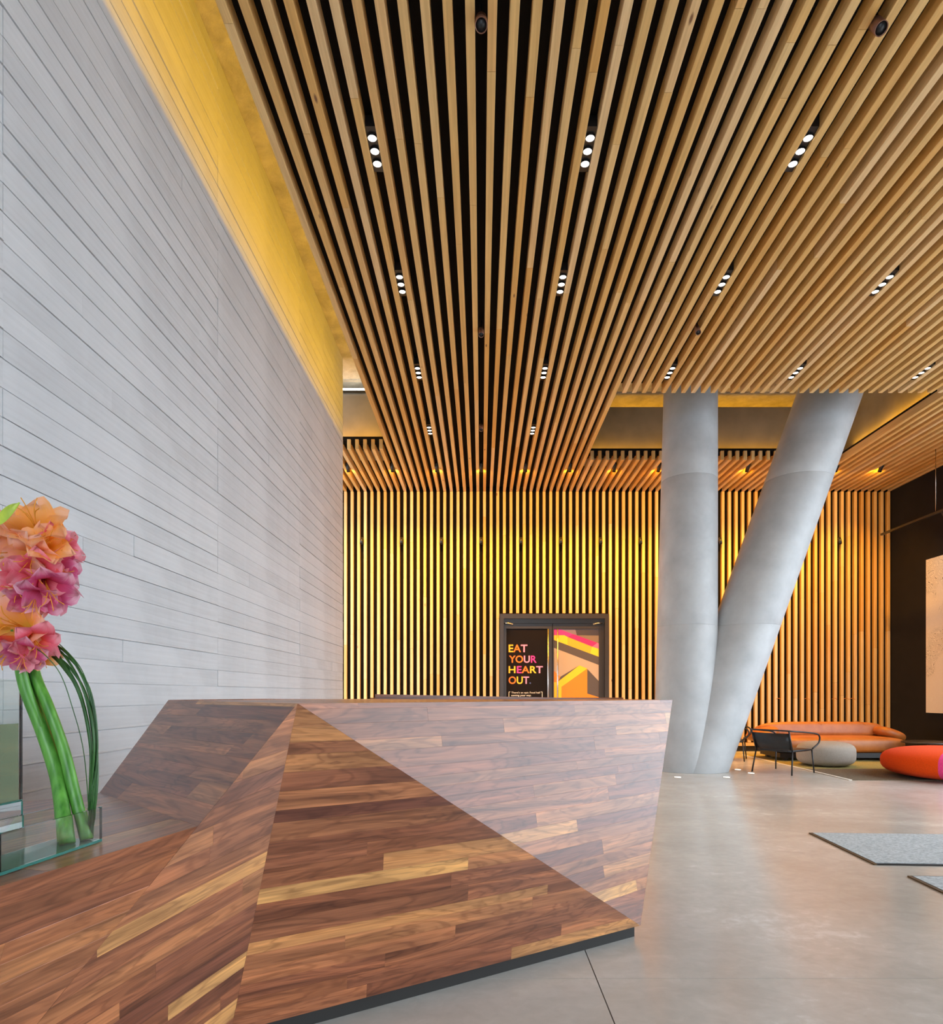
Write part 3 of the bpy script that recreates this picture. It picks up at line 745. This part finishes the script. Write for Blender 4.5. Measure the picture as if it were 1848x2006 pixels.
for i in range(7):
    a = fp(108+4*i, 1062+4*i, .06); b_ = fp(112+6*i, 1030+3*i, .06)
    tube('blade', [a, (a+b_)/2, b_], .0012, 'grass_green', ge, 5, True, GI)

# ================================================================== LOUNGE FURNITURE
so = empty('sofa', (6.60, 12.50, .0095)); tag(so, 'low tan leather sofa with rolled back and drooping arms at the slatted wall', 'sofa')
def bol(name, dims, loc, rot, e1, e2, parent, mat='tan_leather'):
    vs, fs = superell(*dims, e1, e2, 18, 40)
    return link(name, vs, fs, mat, parent, Matrix.Translation(loc) @ Matrix.Rotation(rot[2], 4, 'Z') @ Matrix.Rotation(rot[1], 4, 'Y') @ Matrix.Rotation(rot[0], 4, 'X'), True)
box('plinth', -1.1, 1.1, -.48, .38, .05, .14, 'black_metal', so, centre=False)
for x_ in (-1.0, .95):
    for y_ in (-.42, .3): box('foot', x_, x_+.08, y_, y_+.08, 0, .055, 'black_metal', so, centre=False)
seat = bol('seat', (1.24, .50, .150), (0, -.10, .285), (0, 0, 0), .45, .30, so)
for x_ in (-.40, .40): tube('seam', [(x_, -.10+.5*math.cos(a), .285+.152*math.sin(a)) for a in [PI*.55+i*.1 for i in range(9)]], .004, 'tan_leather', seat, 6, True, Matrix.Identity(4) @ seat.matrix_local.inverted())
bk = bol('backrest', (1.20, .20, .155), (-.02, .26, .52), (-.2, 0, 0), .55, .32, so)
for x_ in (-.62, -.05, .5, .74, .86):
    tube('crease', [(x_, .26+.203*math.cos(a), .525+.153*math.sin(a)) for a in [PI*.45+i*.12 for i in range(9)]], .006, 'tan_leather', bk, 6, True, bk.matrix_local.inverted())
for s_ in (-1, 1): bol('armrest', (.27, .33, .105), (s_*1.20, .06, .465), (0, s_*.34, 0), .8, .7, so)

pf = empty('pouf', (at_Y(1618, 1500, 11.25).x, 11.25, .0095)); tag(pf, 'small round grey-beige wool pouf in front of the sofa', 'pouf')
vs, fs = superell(.462, .462, .205, .55, 1, 18, 48); link('cushion', vs, fs, 'grey_wool', pf, Matrix.Translation((0, 0, .205)), True)
rp = empty('red_ottoman', (7.03, 9.60, .0125)); tag(rp, 'large flat round red-orange ottoman with pink stripe panel at the right edge', 'ottoman')
def ott(name, a0, a1, mat, grow=0):
    vs, fs = [], []; nu, nv = 18, max(3, int(abs(a1-a0)/.08)+2)
    def spw(x, e): return math.copysign(abs(x)**e, x)
    for i in range(nu+1):
        u = -PI/2+PI*i/nu
        for k in range(nv):
            a = a0+(a1-a0)*k/(nv-1)
            rr_ = (1.0+grow)*spw(math.cos(u), .5)
            vs.append((rr_*math.cos(a), rr_*math.sin(a), .218+(.218+grow)*spw(math.sin(u), .72)))
    for i in range(nu):
        for k in range(nv-1): fs.append((i*nv+k, i*nv+k+1, (i+1)*nv+k+1, (i+1)*nv+k))
    return link(name, vs, fs, mat, rp, None, True)
b0 = math.radians(220); 
ott('panel', math.radians(285)-2*PI, b0, 'red_wool')
a = b0; 
for i in range(10):
    ott('stripe', a, a+math.radians(5.1), 'pink_wool'); ott('stripe_seam', a+math.radians(5.0), a+math.radians(5.5), 'wine_wool', .002); a += math.radians(5.33)

def armchair(loc, rz, label):
    o = empty('armchair', loc, rz); tag(o, label, 'armchair', 'black tubular armchairs')
    sw, sd, sh = .30, .28, .36       # local +Y is the way the chair faces
    # back sheet, slightly curved
    vs, fs = [], []
    for t_ in (0, 1):
        for i in range(9):
            x = -sw+2*sw*i/8; cv = -.05*(1-(x/sw)**2)
            vs += [(x, -sd+cv+.012*t_, sh+.02), (x, -sd-.11+cv+.012*t_, .635)]
    for i in range(8):
        fs += [(2*i, 2*i+1, 2*i+3, 2*i+2), (18+2*i, 18+2*i+2, 18+2*i+3, 18+2*i+1)]
        fs += [(2*i, 2*i+2, 18+2*i+2, 18+2*i), (2*i+1, 18+2*i+1, 18+2*i+3, 2*i+3)]
    fs += [(0, 18, 19, 1), (16, 17, 35, 34)]
    link('backrest', vs, fs, 'black_leather', o, None, True)
    vs, fs = superell(sw-.005, sd+.02, .022, .4, .25, 8, 28); link('seat', vs, fs, 'black_leather', o, Matrix.Translation((0, .0, sh)), True)
    rail = spline([(-sw-.02, sd-.02, sh+.02), (-sw-.06, sd+.10, sh+.12), (-sw-.07, sd+.06, .60), (-sw-.06, 0, .645), (-sw-.02, -sd-.10, .675), (0, -sd-.16, .68), (sw+.02, -sd-.10, .675), (sw+.06, 0, .645), (sw+.07, sd+.06, .60), (sw+.06, sd+.10, sh+.12), (sw+.02, sd-.02, sh+.02)], 6)
    tube('arm_rail', rail, .013, 'black_metal', o, 8)
    tube('seat_frame', [(-sw, sd, sh), (sw, sd, sh), (sw, -sd, sh), (-sw, -sd, sh), (-sw, sd, sh)], .012, 'black_metal', o, 8)
    for x_ in (-1, 1):
        tube('leg', [(x_*sw, sd, sh), (x_*(sw+.02), sd+.03, 0.001)], .012, 'black_metal', o); tube('leg', [(x_*sw, -sd, sh), (x_*(sw+.03), -sd-.07, .001)], .012, 'black_metal', o)
        tube('back_post', [(x_*sw, -sd, sh), (x_*(sw+.01), -sd-.115, .67)], .012, 'black_metal', o)
    return o
armchair((4.80, 10.36, 0), -math.radians(55), 'black leather armchair with tubular arms, nearest, beside the grey pouf')
armchair((4.66, 12.35, 0), -math.radians(115), 'black tubular armchair half hidden behind the leaning column')
lt = empty('low_table', (7.85, 11.45, .0095)); tag(lt, 'dark low round table just behind the red ottoman', 'table')
lathe('top', [(.40, .365), (.42, .37), (.42, .39), (.40, .395)], 'bronze_metal', lt, 40); lathe('stem', [(.22, 0), (.22, .01), (.03, .03), (.03, .365)], 'black_metal', lt, 24)

rug = empty('rug', (6.9, 11.2, 0)); tag(rug, 'brown and olive woven rug with a pale left edge under the lounge seats', 'rug')
RI = Matrix.Translation((6.9, 11.2, 0)).inverted()
box('field', 5.32, 8.6, 9.36, 10.75, .001, .009, 'rug_weave', rug, matrix=RI); box('field', 5.32, 8.6, 10.752, 13.2, .001, .009, 'rug_olive', rug, matrix=RI); box('pale_strip', 5.275, 5.318, 9.36, 13.2, .001, .011, 'rug_edge', rug, matrix=RI)  # brown field, olive field, pale strip along the left side

# mats
def mat_obj(p_fl, p_nl, lab, wid):
    d = (p_fl-p_nl); L = d.length; v_ = d.normalized(); u_ = Vector((v_.y, -v_.x, 0))
    e = empty('floor_mat'); e.matrix_local = frame_m(p_nl, u_, v_, (0, 0, 1)); tag(e, lab, 'mat', 'grey entrance mats')
    box('pile', .022, wid, .022, L-.022, .001, .014, 'mat_pile', e, centre=False)
    box('edging', 0, .021, 0, L, .001, .010, 'mat_edge', e, centre=False); box('edging', .022, wid, 0, .021, .001, .010, 'black_metal', e, centre=False); box('edging', .022, wid, L-.021, L, .001, .010, 'black_metal', e, centre=False)
mat_obj(at_Z(1585, 1633, 0), at_Z(1713, 1695, 0), 'grey entrance mat with brown edging, the farther and larger one', 3.0)
a_ = at_Z(1778, 1718, 0); mat_obj(a_, a_+(at_Z(1713, 1695, 0)-at_Z(1585, 1633, 0)), 'grey entrance mat with brown edging, the nearer one cut by the right frame edge', 3.0)

# framed drawing and its track
ar_ = empty('wall_artwork', (XR, 12.1, 2.36)); tag(ar_, 'large cream panel of black line drawing on the black wall', 'artwork')
z1 = H+261/F*(XR*F/875); z0 = H-38/F*(XR*F/875); yA = XR*F/875
link('sheet', boxv(-.034, -.004, -.7, yA-12.1, z0-2.36, z1-2.36), BF, 'ink_drawing', ar_)
tr = empty('light_track', (8.1, 12.0, 4.46)); tag(tr, 'thin black light track hung from a cable beside the black wall', 'light track')
box('rail', -.02, .02, -2.2, 1.22, -.02, .02, 'black_metal', tr, centre=False)
for y_ in (-.36, -1.9): tube('cable', [(0, y_, .02), (0, y_, ZC+SH-4.46)], .006, 'steel', tr, 6)
for y_ in (-.55, -1.4):
    hd = lathe('head', [(.03, -.07), (.035, -.06), (.035, .07), (.03, .07)], 'black_metal', tr, 16, Matrix.Translation((.03, y_, -.08)) @ Matrix.Rotation(-.5, 4, 'Y'))
spot('art_beam', (8.16, 11.6, 4.32), (.6, .35, -.75), 45, (1, .82, .6), 110, .9, .04)
fix_normals()
